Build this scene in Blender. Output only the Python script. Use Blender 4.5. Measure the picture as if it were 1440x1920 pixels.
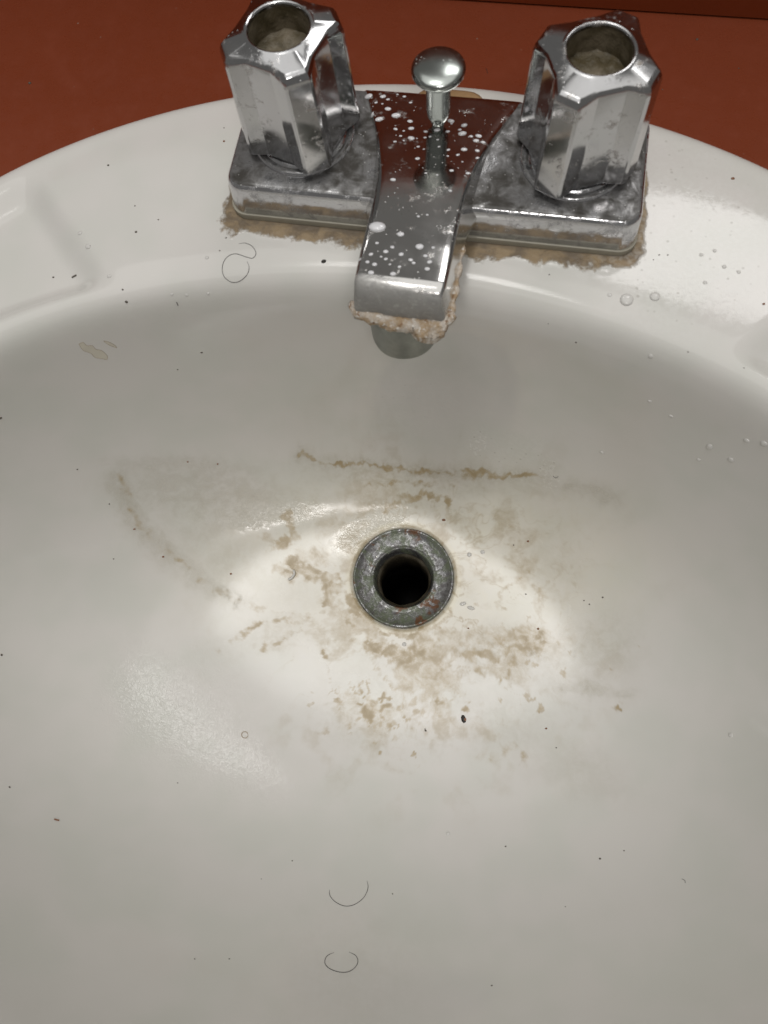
import bpy, bmesh, math, random
import numpy as np
from mathutils import Vector, Matrix
from mathutils.bvhtree import BVHTree

random.seed(4)
for o in list(bpy.data.objects):
    bpy.data.objects.remove(o)
scene = bpy.context.scene
col = scene.collection
MM = 0.001                                   # everything below is written in millimetres

# ------------------------------------------------------------------ camera
CAM = np.array([30.53, -204.56, 238.59])
RT = np.array([0.98342758, 0.16793114, -0.06833251])
UP = np.array([-0.14219498, 0.94824436, 0.28392467])
FW = np.array([-0.11247571, 0.26950281, -0.95640862])
FPX = 1359.84                                # focal length in pixels of the 1440 x 1920 photograph
cd = bpy.data.cameras.new('camera')
cam = bpy.data.objects.new('camera', cd)
col.objects.link(cam)
m = Matrix.Identity(4)
for i in range(3):
    m[i][0], m[i][1], m[i][2], m[i][3] = RT[i], UP[i], -FW[i], CAM[i] * MM
cam.matrix_world = m
cd.sensor_fit = 'VERTICAL'
cd.sensor_height = 36.0
cd.lens = 36.0 * FPX / 1920.0
cd.clip_start = 0.005
cd.clip_end = 50
cd.dof.use_dof = True
cd.dof.focus_distance = 0.355
cd.dof.aperture_fstop = cd.lens / 1.7 * 1.0  # aperture diameter about 1.7 mm
scene.camera = cam

# ------------------------------------------------------------------ room light: soft grey air, ceiling troffers and added stand-in lamps
w = bpy.data.worlds.new('World')
scene.world = w
w.use_nodes = True
bg = w.node_tree.nodes['Background']
bg.inputs[0].default_value = (1.0, 0.975, 0.93, 1)
bg.inputs[1].default_value = 0.15

def area(name, loc, sx, sy, power, colr, target=None):
    d = bpy.data.lights.new(name, 'AREA')
    d.shape = 'RECTANGLE'
    d.size, d.size_y = sx * MM, sy * MM
    d.energy = power
    d.color = colr
    o = bpy.data.objects.new(name, d)
    col.objects.link(o)
    o.location = Vector(loc) * MM
    if target is not None:
        o.rotation_euler = (Vector(target) - Vector(loc)).to_track_quat('-Z', 'Y').to_euler()
    return o
area('ceiling_or_stand_in_light', (-50, -40, 1500), 1700, 1500, 7.0, (1.0, 0.985, 0.955))      # broad stand-in lamp added for light bounced off the ceiling
area('ceiling_or_stand_in_light', (-140, 0, 1500), 260, 300, 6.4, (1.0, 0.985, 0.955))          # bare tube fitting
area('ceiling_or_stand_in_light', (450, 1200, 1500), 780, 600, 7.4, (1.0, 0.985, 0.97))        # added beyond the wall as a light's mirror image, for the deck glare
area('ceiling_or_stand_in_light', (330, -1050, 1500), 480, 320, 8.0, (1.0, 0.965, 0.93))      # fitting behind the camera

scene.view_settings.view_transform = 'Standard'
scene.view_settings.look = 'None'
scene.view_settings.exposure = 0.0
scene.view_settings.gamma = 1.0
scene.view_settings.use_curve_mapping = False

# ------------------------------------------------------------------ helpers
def pix_dir(u, v):
    d = FW + (u - 720) / FPX * RT - (v - 960) / FPX * UP
    return d / np.linalg.norm(d)

def project(P):                              # N x 3 millimetres -> pixels of the photograph
    d = P - CAM
    z = d @ FW
    return 720 + FPX * (d @ RT) / z, 960 - FPX * (d @ UP) / z

def _hash(ix, iy, seed):
    n = (ix.astype(np.int64) * 374761393 + iy.astype(np.int64) * 668265263 + seed * 1274126177) & 0xffffffff
    n = ((n ^ (n >> 13)) * 1274126177) & 0xffffffff
    return ((n ^ (n >> 16)) & 0xffff) / 65535.0

def vnoise(x, y, seed=0):
    ix, iy = np.floor(x), np.floor(y)
    fx, fy = x - ix, y - iy
    fx = fx * fx * (3 - 2 * fx); fy = fy * fy * (3 - 2 * fy)
    a, b = _hash(ix, iy, seed), _hash(ix + 1, iy, seed)
    c, d = _hash(ix, iy + 1, seed), _hash(ix + 1, iy + 1, seed)
    return (a * (1 - fx) + b * fx) * (1 - fy) + (c * (1 - fx) + d * fx) * fy

def fbm(x, y, seed=0, octv=4):
    s, a, t = 0.0, 0.5, 0.0
    for k in range(octv):
        s = s + a * vnoise(x * 2 ** k, y * 2 ** k, seed + k * 17)
        t += a; a *= 0.55
    return s / t

def sstep(a, b, x):
    t = np.clip((x - a) / (b - a), 0, 1)
    return t * t * (3 - 2 * t)

def mesh_obj(name, verts, faces, material, parent=None, smooth=True, auto=None):
    me = bpy.data.meshes.new(name)
    me.from_pydata([tuple(Vector(v) * MM) for v in verts], [], faces)
    me.validate()
    bm = bmesh.new(); bm.from_mesh(me)
    bmesh.ops.recalc_face_normals(bm, faces=bm.faces)
    bm.to_mesh(me); bm.free()
    if smooth:
        me.polygons.foreach_set('use_smooth', [True] * len(me.polygons))
        if auto is not None:
            me.set_sharp_from_angle(angle=math.radians(auto))
    me.materials.append(material)
    o = bpy.data.objects.new(name, me)
    col.objects.link(o)
    if parent is not None:
        o.parent = parent
    return o

def empty(name, loc=(0, 0, 0)):
    o = bpy.data.objects.new(name, None)
    o.empty_display_size = 0.01
    col.objects.link(o)
    o.location = Vector(loc) * MM
    return o

def tag(o, label=None, cat=None, group=None, kind=None):
    for k, v in (('label', label), ('category', cat), ('group', group), ('kind', kind)):
        if v: o[k] = v
    return o

def loft(rings, close_start=True, close_end=True):
    """rings of equal length -> verts, faces"""
    n = len(rings[0]); V = []; F = []
    for r in rings: V += [tuple(p) for p in r]
    for i in range(len(rings) - 1):
        for j in range(n):
            k = (j + 1) % n
            F.append((i * n + j, i * n + k, (i + 1) * n + k, (i + 1) * n + j))
    if close_start: F.append(tuple(range(n - 1, -1, -1)))
    if close_end: F.append(tuple((len(rings) - 1) * n + j for j in range(n)))
    return V, F

def lathe(profile, c=(0, 0), n=64, close_start=False, close_end=False, wob=None):
    rings = []
    for i, (r, z) in enumerate(profile):
        ring = []
        for j in range(n):
            a = 2 * math.pi * j / n
            rr = r + (wob(i, a) if wob else 0)
            ring.append((c[0] + rr * math.cos(a), c[1] + rr * math.sin(a), z))
        rings.append(ring)
    return loft(rings, close_start, close_end)

def rrect(hx, hy, r, n=6, cx=0, cy=0):
    pts = []
    for sx, sy, a0 in ((1, 1, 0), (-1, 1, 90), (-1, -1, 180), (1, -1, 270)):
        for k in range(n + 1):
            a = math.radians(a0 + 90 * k / n)
            pts.append((cx + sx * (hx - r) + r * math.cos(a), cy + sy * (hy - r) + r * math.sin(a)))
    return pts

# ------------------------------------------------------------------ materials
class NT:
    def __init__(s, name):
        s.m = bpy.data.materials.new(name); s.m.use_nodes = True
        s.t = s.m.node_tree; s.b = s.t.nodes['Principled BSDF']
        s.co = s.t.nodes.new('ShaderNodeTexCoord')
        s.geo = s.t.nodes.new('ShaderNodeNewGeometry')
        s.pos = s.geo.outputs['Position']
    def n(s, typ, **kw):
        x = s.t.nodes.new(typ)
        for k, v in kw.items(): setattr(x, k, v)
        return x
    def link(s, a, b): s.t.links.new(a, b)
    def put(s, sock, v):
        if isinstance(v, (int, float)): sock.default_value = v
        elif isinstance(v, tuple): sock.default_value = v if len(v) == len(sock.default_value) else v + (1,)
        else: s.link(v, sock)
    def noise(s, scale, detail=3, rough=.55, dist=0.0, vec=None):
        x = s.n('ShaderNodeTexNoise')
        s.link(vec if vec is not None else s.pos, x.inputs['Vector'])
        x.inputs['Scale'].default_value = scale; x.inputs['Detail'].default_value = detail
        x.inputs['Roughness'].default_value = rough; x.inputs['Distortion'].default_value = dist
        return x.outputs['Fac']
    def voro(s, scale, feature='F1', rand=1.0):
        x = s.n('ShaderNodeTexVoronoi', feature=feature)
        s.link(s.pos, x.inputs['Vector']); x.inputs['Scale'].default_value = scale
        x.inputs['Randomness'].default_value = rand
        return x.outputs['Distance']
    def math(s, op, a, b=0.0, c=0.0, clamp=False):
        x = s.n('ShaderNodeMath', operation=op, use_clamp=clamp)
        s.put(x.inputs[0], a); s.put(x.inputs[1], b); s.put(x.inputs[2], c)
        return x.outputs[0]
    def ss(s, v, lo, hi, t0=0.0, t1=1.0):
        x = s.n('ShaderNodeMapRange', interpolation_type='SMOOTHSTEP')
        s.put(x.inputs['Value'], v)
        x.inputs['From Min'].default_value = lo; x.inputs['From Max'].default_value = hi
        x.inputs['To Min'].default_value = t0; x.inputs['To Max'].default_value = t1
        return x.outputs['Result']
    def mix(s, f, a, b):
        x = s.n('ShaderNodeMix', data_type='RGBA')
        s.put(x.inputs['Factor'], f); s.put(x.inputs['A'], a) if False else None
        ins = [i for i in x.inputs if i.type == 'RGBA']
        s.put(ins[0], a); s.put(ins[1], b)
        return [o for o in x.outputs if o.type == 'RGBA'][0]
    def attr(s, name):
        x = s.n('ShaderNodeAttribute', attribute_name=name)
        sp = s.n('ShaderNodeSeparateColor')
        s.link(x.outputs['Color'], sp.inputs[0])
        return sp.outputs[0], sp.outputs[1], sp.outputs[2]
    def bump(s, h, strength=.3, dist=.001, normal=None):
        x = s.n('ShaderNodeBump')
        x.inputs['Strength'].default_value = strength; x.inputs['Distance'].default_value = dist
        s.link(h, x.inputs['Height'])
        if normal is not None: s.link(normal, x.inputs['Normal'])
        return x.outputs['Normal']
    def out(s, **kw):
        names = dict(base='Base Color', rough='Roughness', metal='Metallic', normal='Normal', coat='Coat Weight',
                     coat_rough='Coat Roughness', spec='Specular IOR Level', trans='Transmission Weight', ior='IOR', alpha='Alpha')
        for k, v in kw.items(): s.put(s.b.inputs[names[k]], v)
        return s.m

def mat_porcelain():
    t = NT('porcelain')
    brown, grey, wet = t.attr('marks_a')
    grime, cream, lime = t.attr('marks_b')
    film, _, _ = t.attr('marks_c')
    n1 = t.noise(130, 4, .6, .5); n2 = t.noise(480, 3, .6); n3 = t.noise(28, 2)
    base = t.mix(t.ss(n3, .35, .7), (.63, .612, .585), (.595, .592, .555))
    base = t.mix(t.math('MULTIPLY', cream, t.ss(n1, .2, .8, .6, 1.0)), base, (.66, .61, .465))
    gm = t.math('MULTIPLY', grey, t.ss(t.math('ADD', n1, t.math('MULTIPLY', n2, .4)), .45, .95, .35, 1.0))
    base = t.mix(t.math('MULTIPLY', gm, .75), base, (.40, .375, .31))
    bm_ = t.math('MULTIPLY', brown, t.ss(t.math('ADD', n1, t.math('MULTIPLY', n2, .4)), .40, .90, .45, 1.0))
    base = t.mix(t.math('MULTIPLY', t.ss(bm_, .03, .85), .90), base, t.mix(n1, (.43, .335, .19), (.275, .205, .105)))
    gr = t.ss(t.math('ADD', grime, t.math('ADD', t.math('MULTIPLY', t.math('SUBTRACT', n2, .5), .34), t.math('MULTIPLY', t.math('SUBTRACT', n1, .5), .75))), .34, .56)
    grc0 = t.ss(grime, .78, 1.0)
    grc = t.mix(t.ss(n1, .35, .65), (.105, .064, .022), (.25, .17, .078))
    grc = t.mix(t.math('MULTIPLY', grc0, .6), grc, (.075, .05, .025))
    base = t.mix(t.math('MULTIPLY', gr, .90), base, grc)
    lm = t.math('MULTIPLY', lime, t.ss(n2, .42, .62))
    base = t.mix(t.math('MULTIPLY', lm, .7), base, (.72, .72, .70))
    dots = t.math('MULTIPLY', t.ss(t.voro(270), .20, .09), t.ss(t.noise(120, 2), .44, .56))
    base = t.mix(t.math('MULTIPLY', t.math('MULTIPLY', dots, t.ss(lime, .05, .3)), .5), base, (.27, .25, .21))
    rough = t.math('ADD', t.math('MULTIPLY', t.math('MAXIMUM', t.math('MAXIMUM', bm_, gm), film), .34), .075)
    rough = t.math('ADD', rough, t.math('MULTIPLY', gr, .5))
    rough = t.math('ADD', rough, t.math('MULTIPLY', lm, .25), clamp=True)
    h = t.math('MULTIPLY', wet, t.math('ADD', t.noise(400, 3, .62, 1.6), t.math('MULTIPLY', n1, 1.2)))
    nb = t.bump(h, .55, .0006)
    h2 = t.math('ADD', t.math('MULTIPLY', gr, t.math('ADD', .4, n2)), t.math('MULTIPLY', lm, .06))
    nb = t.bump(h2, .6, .0009, nb)
    nb = t.bump(n3, .05, .002, nb)
    return t.out(base=base, rough=rough, normal=nb, spec=.5)

def mat_chrome(name, dirt=.25, rough=.07, tint=(.72, .72, .725), brown=(.17, .13, .085), hazed=.0, settled=0.0, scale_tip=False):
    t = NT(name)
    sx = t.n('ShaderNodeSeparateXYZ'); t.link(t.geo.outputs['True Normal'], sx.inputs[0])
    sp_ = t.n('ShaderNodeSeparateXYZ'); t.link(t.pos, sp_.inputs[0])
    n1 = t.noise(140, 5, .65, .5); n2 = t.noise(520, 4, .6); n3 = t.noise(60, 3)
    film = t.ss(n3, .40, .72)
    spots = t.math('MULTIPLY', t.ss(t.voro(620), .17, .10), t.ss(t.noise(180, 1), .52, .60))
    specks = t.math('MULTIPLY', t.ss(t.voro(820), .16, .10), t.ss(t.noise(240, 1), .55, .62))
    d = t.math('MULTIPLY', t.ss(t.math('ADD', n1, t.math('MULTIPLY', n2, .35)), .78 - dirt * .5, 1.06 - dirt * .5), 1.0)
    if settled:                                              # scum on level metal, plus reflections painted as a paler tint on upright faces
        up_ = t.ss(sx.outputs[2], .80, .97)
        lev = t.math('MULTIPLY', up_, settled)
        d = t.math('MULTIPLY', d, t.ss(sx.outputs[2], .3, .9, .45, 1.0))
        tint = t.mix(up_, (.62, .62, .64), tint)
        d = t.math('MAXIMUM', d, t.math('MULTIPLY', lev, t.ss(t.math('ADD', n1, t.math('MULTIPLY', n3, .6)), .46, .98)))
    if scale_tip:                                            # limescale film over the blunt end of the spout
        tip = t.math('MULTIPLY', t.ss(t.math('ADD', t.math('ADD', sp_.outputs[1], t.math('MULTIPLY', n1, .004)), t.math('MULTIPLY', sp_.outputs[0], .14)), -.0635, -.0672), t.ss(n2, .25, .5, .7, 1.0))
    base = t.mix(t.math('MULTIPLY', film, .25), tint, (.56, .555, .54))
    base = t.mix(t.math('MULTIPLY', d, .9), base, brown)
    base = t.mix(t.math('MULTIPLY', specks, .7), base, (.05, .045, .04))
    base = t.mix(t.math('MULTIPLY', spots, .5), base, (.80, .80, .78))
    if scale_tip:
        base = t.mix(t.math('MULTIPLY', tip, .85), base, t.mix(n1, (.15, .15, .145), (.34, .33, .31)))
        d = t.math('MAXIMUM', d, t.math('MULTIPLY', tip, .8))
    metal = t.math('SUBTRACT', 1.0, t.math('MAXIMUM', d, t.math('MULTIPLY', spots, .6)), clamp=True)
    r = t.math('ADD', t.math('ADD', t.math('MULTIPLY', film, .10 + hazed), rough), t.math('MULTIPLY', d, .45), clamp=True)
    nb = t.bump(t.math('ADD', t.math('MULTIPLY', d, n2), t.math('MULTIPLY', spots, .4)), .35, .0005)
    nb = t.bump(t.noise(90, 2), .04, .001, nb)
    return t.out(base=base, rough=r, metal=metal, normal=nb, spec=.12)

def mat_flange():
    t = NT('corroded_chrome')
    n1 = t.noise(110, 4, .6, .4); n2 = t.noise(420, 4, .65); n3 = t.noise(75, 3, .5, .2, t.co.outputs['Object'])
    base = t.mix(t.ss(n2, .35, .65), (.24, .24, .245), (.105, .10, .10))
    g = t.math('MULTIPLY', t.ss(n1, .43, .56), t.ss(n2, .35, .6, .5, 1))
    base = t.mix(t.math('MULTIPLY', g, .85), base, t.mix(n2, (.055, .07, .038), (.13, .155, .095)))
    r_ = t.math('MULTIPLY', t.ss(n3, .60, .66), t.ss(n2, .42, .55))
    base = t.mix(r_, base, (.115, .05, .02))
    sp = t.math('MULTIPLY', t.ss(t.voro(480), .16, .09), t.ss(t.noise(130, 1), .5, .6))
    base = t.mix(t.math('MULTIPLY', sp, .8), base, (.55, .55, .46))
    metal = t.math('SUBTRACT', .75, t.math('MULTIPLY', t.math('MAXIMUM', g, r_), .6), clamp=True)
    return t.out(base=base, metal=metal, rough=t.ss(n2, .3, .7, .22, .5), normal=t.bump(t.math('ADD', n2, t.math('MULTIPLY', g, .5)), .35, .0006))

def mat_crust():
    t = NT('mineral_crust')
    n1 = t.noise(190, 5, .65); n2 = t.noise(600, 4)
    c = t.mix(t.ss(n1, .38, .60), (.52, .47, .41), (.36, .26, .16))
    c = t.mix(t.ss(t.noise(260, 3), .58, .68), c, (.20, .105, .045))
    c = t.mix(t.ss(n2, .55, .7), c, (.68, .65, .60))
    return t.out(base=c, rough=.75, normal=t.bump(t.math('ADD', n1, n2), .8, .0012))

def mat_counter(name, a, b, rough):
    t = NT(name)
    n1 = t.noise(25, 4, .6); n2 = t.noise(700, 3); n3 = t.noise(120, 4, .6)
    c = t.mix(n1, a, b)
    c = t.mix(t.math('MULTIPLY', t.ss(n3, .5, .75), .07), c, tuple(min(1, x * 1.5 + .01) for x in b))
    sp = t.math('MULTIPLY', t.ss(t.voro(90), .05, .03), t.ss(t.noise(40, 1), .5, .55))
    c = t.mix(t.math('MULTIPLY', sp, .6), c, (.30, .22, .18))
    return t.out(base=c, rough=t.ss(n3, .3, .7, rough, rough + .14), normal=t.bump(n2, .12, .0003), spec=.3)

def mat_plain(name, c, rough=.5, var=.15, scale=300, **kw):
    t = NT(name)
    n = t.noise(scale, 3)
    col_ = t.mix(n, tuple(x * (1 - var) for x in c), tuple(min(1, x * (1 + var)) for x in c))
    return t.out(base=col_, rough=rough, **kw)

PORC = mat_porcelain()
CHROME = mat_chrome('worn_chrome', .08, .11, (.52, .52, .53))
CHROME_PLATE = mat_chrome('grimy_chrome', .26, .09, (.34, .34, .345), (.020, .016, .010), 0, 1.0)
CHROME_SPOUT = mat_chrome('spout_chrome', .04, .09, (.66, .65, .635), scale_tip=True)
CHROME_DULL = mat_plain('dull_pitted_chrome', (.215, .225, .205), .38, .35, 240, metal=.55)
KNOB = mat_chrome('knob_chrome', .06, .20, (.42, .45, .43))
TAN_METAL = mat_plain('tan_metal', (.62, .42, .22), .3, .2, 250, metal=.6)  # tan metal of the rear boss
FLANGE = mat_flange()
CRUST = mat_crust()
COUNTER = mat_counter('red_brown_laminate', (.172, .038, .016), (.188, .042, .018), .24)
SPLASH = mat_counter('dark_red_brown_laminate', (.165, .030, .008), (.19, .036, .010), .34)
GASKET = mat_plain('grey_gasket', (.34, .32, .26), .55)
DARK = mat_plain('near_black', (.004, .0035, .003), .6, .3, 200, spec=.05)  # near black inside of the tailpiece
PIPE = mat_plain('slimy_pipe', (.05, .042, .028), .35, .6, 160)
SLUDGE_AND_SHADE = NT('cap_sludge_and_shade')  # brown sludge, and the painted shade of the hole wall
_n = SLUDGE_AND_SHADE.noise(260, 5, .65, .4); _m = SLUDGE_AND_SHADE.noise(110, 3)
SLUDGE_AND_SHADE = SLUDGE_AND_SHADE.out(base=SLUDGE_AND_SHADE.mix(SLUDGE_AND_SHADE.ss(_m, .35, .65), SLUDGE_AND_SHADE.mix(_n, (.03, .025, .012), (.10, .075, .035)), (.17, .14, .095)), rough=.5,
                    normal=SLUDGE_AND_SHADE.bump(_n, .8, .0015))
HAIR = mat_plain('hair', (.035, .03, .028), .4)
SPECK = mat_plain('dirt', (.09, .075, .06), .6, .5)
SPECK_RED = mat_plain('rust_dirt', (.22, .10, .05), .6, .4)
BLACK = mat_plain('black_dirt', (.02, .016, .013), .5, .4)
DROP = mat_plain('whitened_water', (.66, .66, .68), .10, .06, 500, coat=1.0)  # opaque white stands in for the ceiling reflected in the drops
CLEAR = mat_plain('clear_water', (.60, .59, .565), .03, .03, 300)
RESIDUE = mat_plain('dried_residue', (.58, .545, .46), .35, .08, 200)
RESIDUE_EDGE = mat_plain('dried_residue_edge', (.40, .33, .25), .6, .15, 300)

# ------------------------------------------------------------------ countertop and backsplash
Z_COUNTER = -12.0
OC, OA, OB = (0.0, -163.0), 256.0, 216.0       # outer rim ellipse of the sink
BC, BA, BB = (-3.0, -189.0), 212.0, 140.0      # bowl opening
DC = (0.0, -126.2); Z_DRAIN = -170.0; R_FL = 29.0
WALL_Y = 108.8

N = 96
inner, outer = [], []
for j in range(N):
    a = 2 * math.pi * j / N
    ca, sa = math.cos(a), math.sin(a)
    inner.append((OC[0] + (OA - 14) * ca, OC[1] + (OB - 14) * sa))
    x0, x1, y0, y1 = -620, 620, -470, WALL_Y + 20
    ts = []
    if ca > 1e-9: ts.append((x1 - OC[0]) / ca)
    if ca < -1e-9: ts.append((x0 - OC[0]) / ca)
    if sa > 1e-9: ts.append((y1 - OC[1]) / sa)
    if sa < -1e-9: ts.append((y0 - OC[1]) / sa)
    tt = min(ts)
    outer.append((OC[0] + tt * ca, OC[1] + tt * sa))
# snap the nearest rays to the four corners
for cx_, cy_ in ((-620, -470), (620, -470), (620, WALL_Y + 20), (-620, WALL_Y + 20)):
    k = min(range(N), key=lambda j: (outer[j][0] - cx_) ** 2 + (outer[j][1] - cy_) ** 2)
    outer[k] = (cx_, cy_)
rings = [[(x, y, Z_COUNTER - 32) for x, y in inner], [(x, y, Z_COUNTER) for x, y in inner],
         [(x, y, Z_COUNTER) for x, y in outer], [(x, y, Z_COUNTER - 32) for x, y in outer]]
V, F = loft(rings, False, False)
F += [(3 * N + j, 3 * N + (j + 1) % N, (j + 1) % N, j) for j in range(N)]
counter = mesh_obj('countertop', V, F, COUNTER, smooth=False)
tag(counter, 'red brown laminate countertop around the sink', None, None, 'structure')

SPL_H = 128.0
rings = []
prof = [(WALL_Y, Z_COUNTER + .9), (WALL_Y, Z_COUNTER + SPL_H - 3), (WALL_Y + 1, Z_COUNTER + SPL_H - .8),
        (WALL_Y + 3, Z_COUNTER + SPL_H), (WALL_Y + 20, Z_COUNTER + SPL_H), (WALL_Y + 20, Z_COUNTER + .9)]
rings = [[(x, y, z) for y, z in prof] for x in (-620, 620)]
V, F = loft(rings)
splash = mesh_obj('backsplash', V, F, SPLASH, smooth=False)
tag(splash, 'dark red brown laminate backsplash behind the sink', None, None, 'structure')

# ------------------------------------------------------------------ sink
def ray_ellipse(th, c, a, b):
    ex, ey = np.cos(th), np.sin(th)
    px, py = DC[0] - c[0], DC[1] - c[1]
    A = (ex / a) ** 2 + (ey / b) ** 2
    B = 2 * (px * ex / a ** 2 + py * ey / b ** 2)
    Cc = (px / a) ** 2 + (py / b) ** 2 - 1
    return (-B + np.sqrt(B * B - 4 * A * Cc)) / (2 * A)

NT_, NS = 760, 300
th = np.linspace(0, 2 * np.pi, NT_, endpoint=False)
R1 = ray_ellipse(th, BC, BA, BB)
R2 = ray_ellipse(th, OC, OA, OB)

def profile(r1, r2, nray):
    """radius / height polyline from the drain to the counter, rounded by smoothing along its length"""
    pts = [(24.0, Z_DRAIN - 3.0), (28.2, Z_DRAIN - 2.2), (R_FL + 1.2, Z_DRAIN - .6)]
    s = np.sin(np.linspace(0, np.pi / 2, 90))
    rb = R_FL + 1.2 + (r1 - R_FL - 1.2) * s
    d = -(Z_DRAIN - .6)
    # a dished floor that gets steeper and stands up under the edge
    zb = -d * np.maximum(1 - .06 * s - .94 * s ** 3.7, 0) ** .66
    pts += list(zip(rb[1:], zb[1:]))
    w_ = r2 - r1
    for f in np.linspace(.03, 1, 30):
        r = r1 + (w_ - 9) * f
        pts.append((r, 1.2 * (1 - f) * 0 + 0.6 * math.sin(math.pi * f)))
    for k in range(1, 9):
        a = math.pi / 2 * k / 8
        pts.append((r2 - 9 + 9 * math.sin(a), -9 + 9 * math.cos(a)))
    pts.append((r2 + .2, Z_COUNTER + .15)); pts.append((r2 - 4, Z_COUNTER - .4))
    P = np.array(pts)
    L = np.concatenate([[0], np.cumsum(np.hypot(*np.diff(P, axis=0).T))])
    # dense even resample, smooth by arc length (wide in the bowl edge, narrow at the two ends)
    M = 700
    l = np.linspace(0, L[-1], M)
    Q = np.stack([np.interp(l, L, P[:, 0]), np.interp(l, L, P[:, 1])], 1)
    step = L[-1] / (M - 1)
    sig = 10.5 / step
    k = np.arange(-int(3 * sig), int(3 * sig) + 1)
    g = np.exp(-.5 * (k / sig) ** 2); g /= g.sum()
    h = len(k) // 2
    Qe = np.concatenate([np.repeat(Q[:1], h, 0), Q, np.repeat(Q[-1:], h, 0)])
    S = np.stack([np.convolve(Qe[:, 0], g, 'valid'), np.convolve(Qe[:, 1], g, 'valid')], 1)
    wgt = (sstep(14, 30, l) * (1 - sstep(L[-1] - 34, L[-1] - 14, l)))[:, None]
    Q = Q * (1 - wgt) + S * wgt
    # final samples: fine everywhere, a little finer round the drain
    u = np.linspace(0, 1, NS)
    u = .72 * u + .28 * u ** 2
    return np.stack([np.interp(u * L[-1], l, Q[:, 0]), np.interp(u * L[-1], l, Q[:, 1])], 1)

P = np.zeros((NS, NT_, 3))
for j in range(NT_):
    q = profile(R1[j], R2[j], j)
    P[:, j, 0] = DC[0] + q[:, 0] * np.cos(th[j])
    P[:, j, 1] = DC[1] + q[:, 0] * np.sin(th[j])
    P[:, j, 2] = q[:, 1]
X, Y, Z = P[..., 0], P[..., 1], P[..., 2]
# shallow soap dishes either side of the raised faucet deck
bowl_d = np.sqrt(((X - BC[0]) / BA) ** 2 + ((Y - BC[1]) / BB) ** 2)
rim_d = np.sqrt(((X - OC[0]) / OA) ** 2 + ((Y - OC[1]) / OB) ** 2)
bowl_mm = (bowl_d - 1) * 165
rim_mm = (1 - rim_d) * 230
ax = np.abs(X + 2)
line = ((ax - 119) * 47 - (Y + 66) * 47) / 66.0          # signed distance past the slanted deck edge
dish = sstep(-8, 8, line) * sstep(8, 20, bowl_mm) * sstep(8, 22, rim_mm) * sstep(-190, -130, Y)
Z -= 6.5 * dish
Z += .18 * (fbm(X / 45, Y / 45, 5, 2) - .5) * sstep(40, 70, np.hypot(X - DC[0], Y - DC[1]))

flat = P.reshape(-1, 3)
U_, V_ = project(flat)
fx, fy, fz = flat[:, 0], flat[:, 1], flat[:, 2]
# --- marks: where the photograph shows dirt on the porcelain (kept as surface attributes)
wu = U_ + 26 * (fbm(fx / 9, fy / 9, 31, 4) - .5) + 16 * (fbm(fx / 2.5, fy / 2.5, 41, 3) - .5)
wv = V_ + 26 * (fbm(fx / 9, fy / 9, 57, 4) - .5) + 16 * (fbm(fx / 2.5, fy / 2.5, 71, 3) - .5)
inbowl = fz < 30

def seg_d(pts):
    best = np.full(len(wu), 1e9)
    if len(pts) == 1:
        return np.hypot(wu - pts[0][0], wv - pts[0][1])
    for (x0, y0), (x1, y1) in zip(pts[:-1], pts[1:]):
        dx, dy = x1 - x0, y1 - y0
        t = np.clip(((wu - x0) * dx + (wv - y0) * dy) / (dx * dx + dy * dy + 1e-9), 0, 1)
        best = np.minimum(best, np.hypot(wu - x0 - t * dx, wv - y0 - t * dy))
    return best

def stroke(acc, pts, sig, amt, hard=2.0):
    acc[:] = np.maximum(acc, amt * np.exp(-(seg_d(pts) / sig) ** hard))

def blob(acc, c, rx, ry, amt, hard=4.0, rot=0):
    cr, sr = math.cos(math.radians(rot)), math.sin(math.radians(rot))
    a = ((wu - c[0]) * cr + (wv - c[1]) * sr) / rx; b = (-(wu - c[0]) * sr + (wv - c[1]) * cr) / ry
    acc[:] = np.maximum(acc, amt * np.exp(-(np.sqrt(a * a + b * b)) ** hard))

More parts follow.
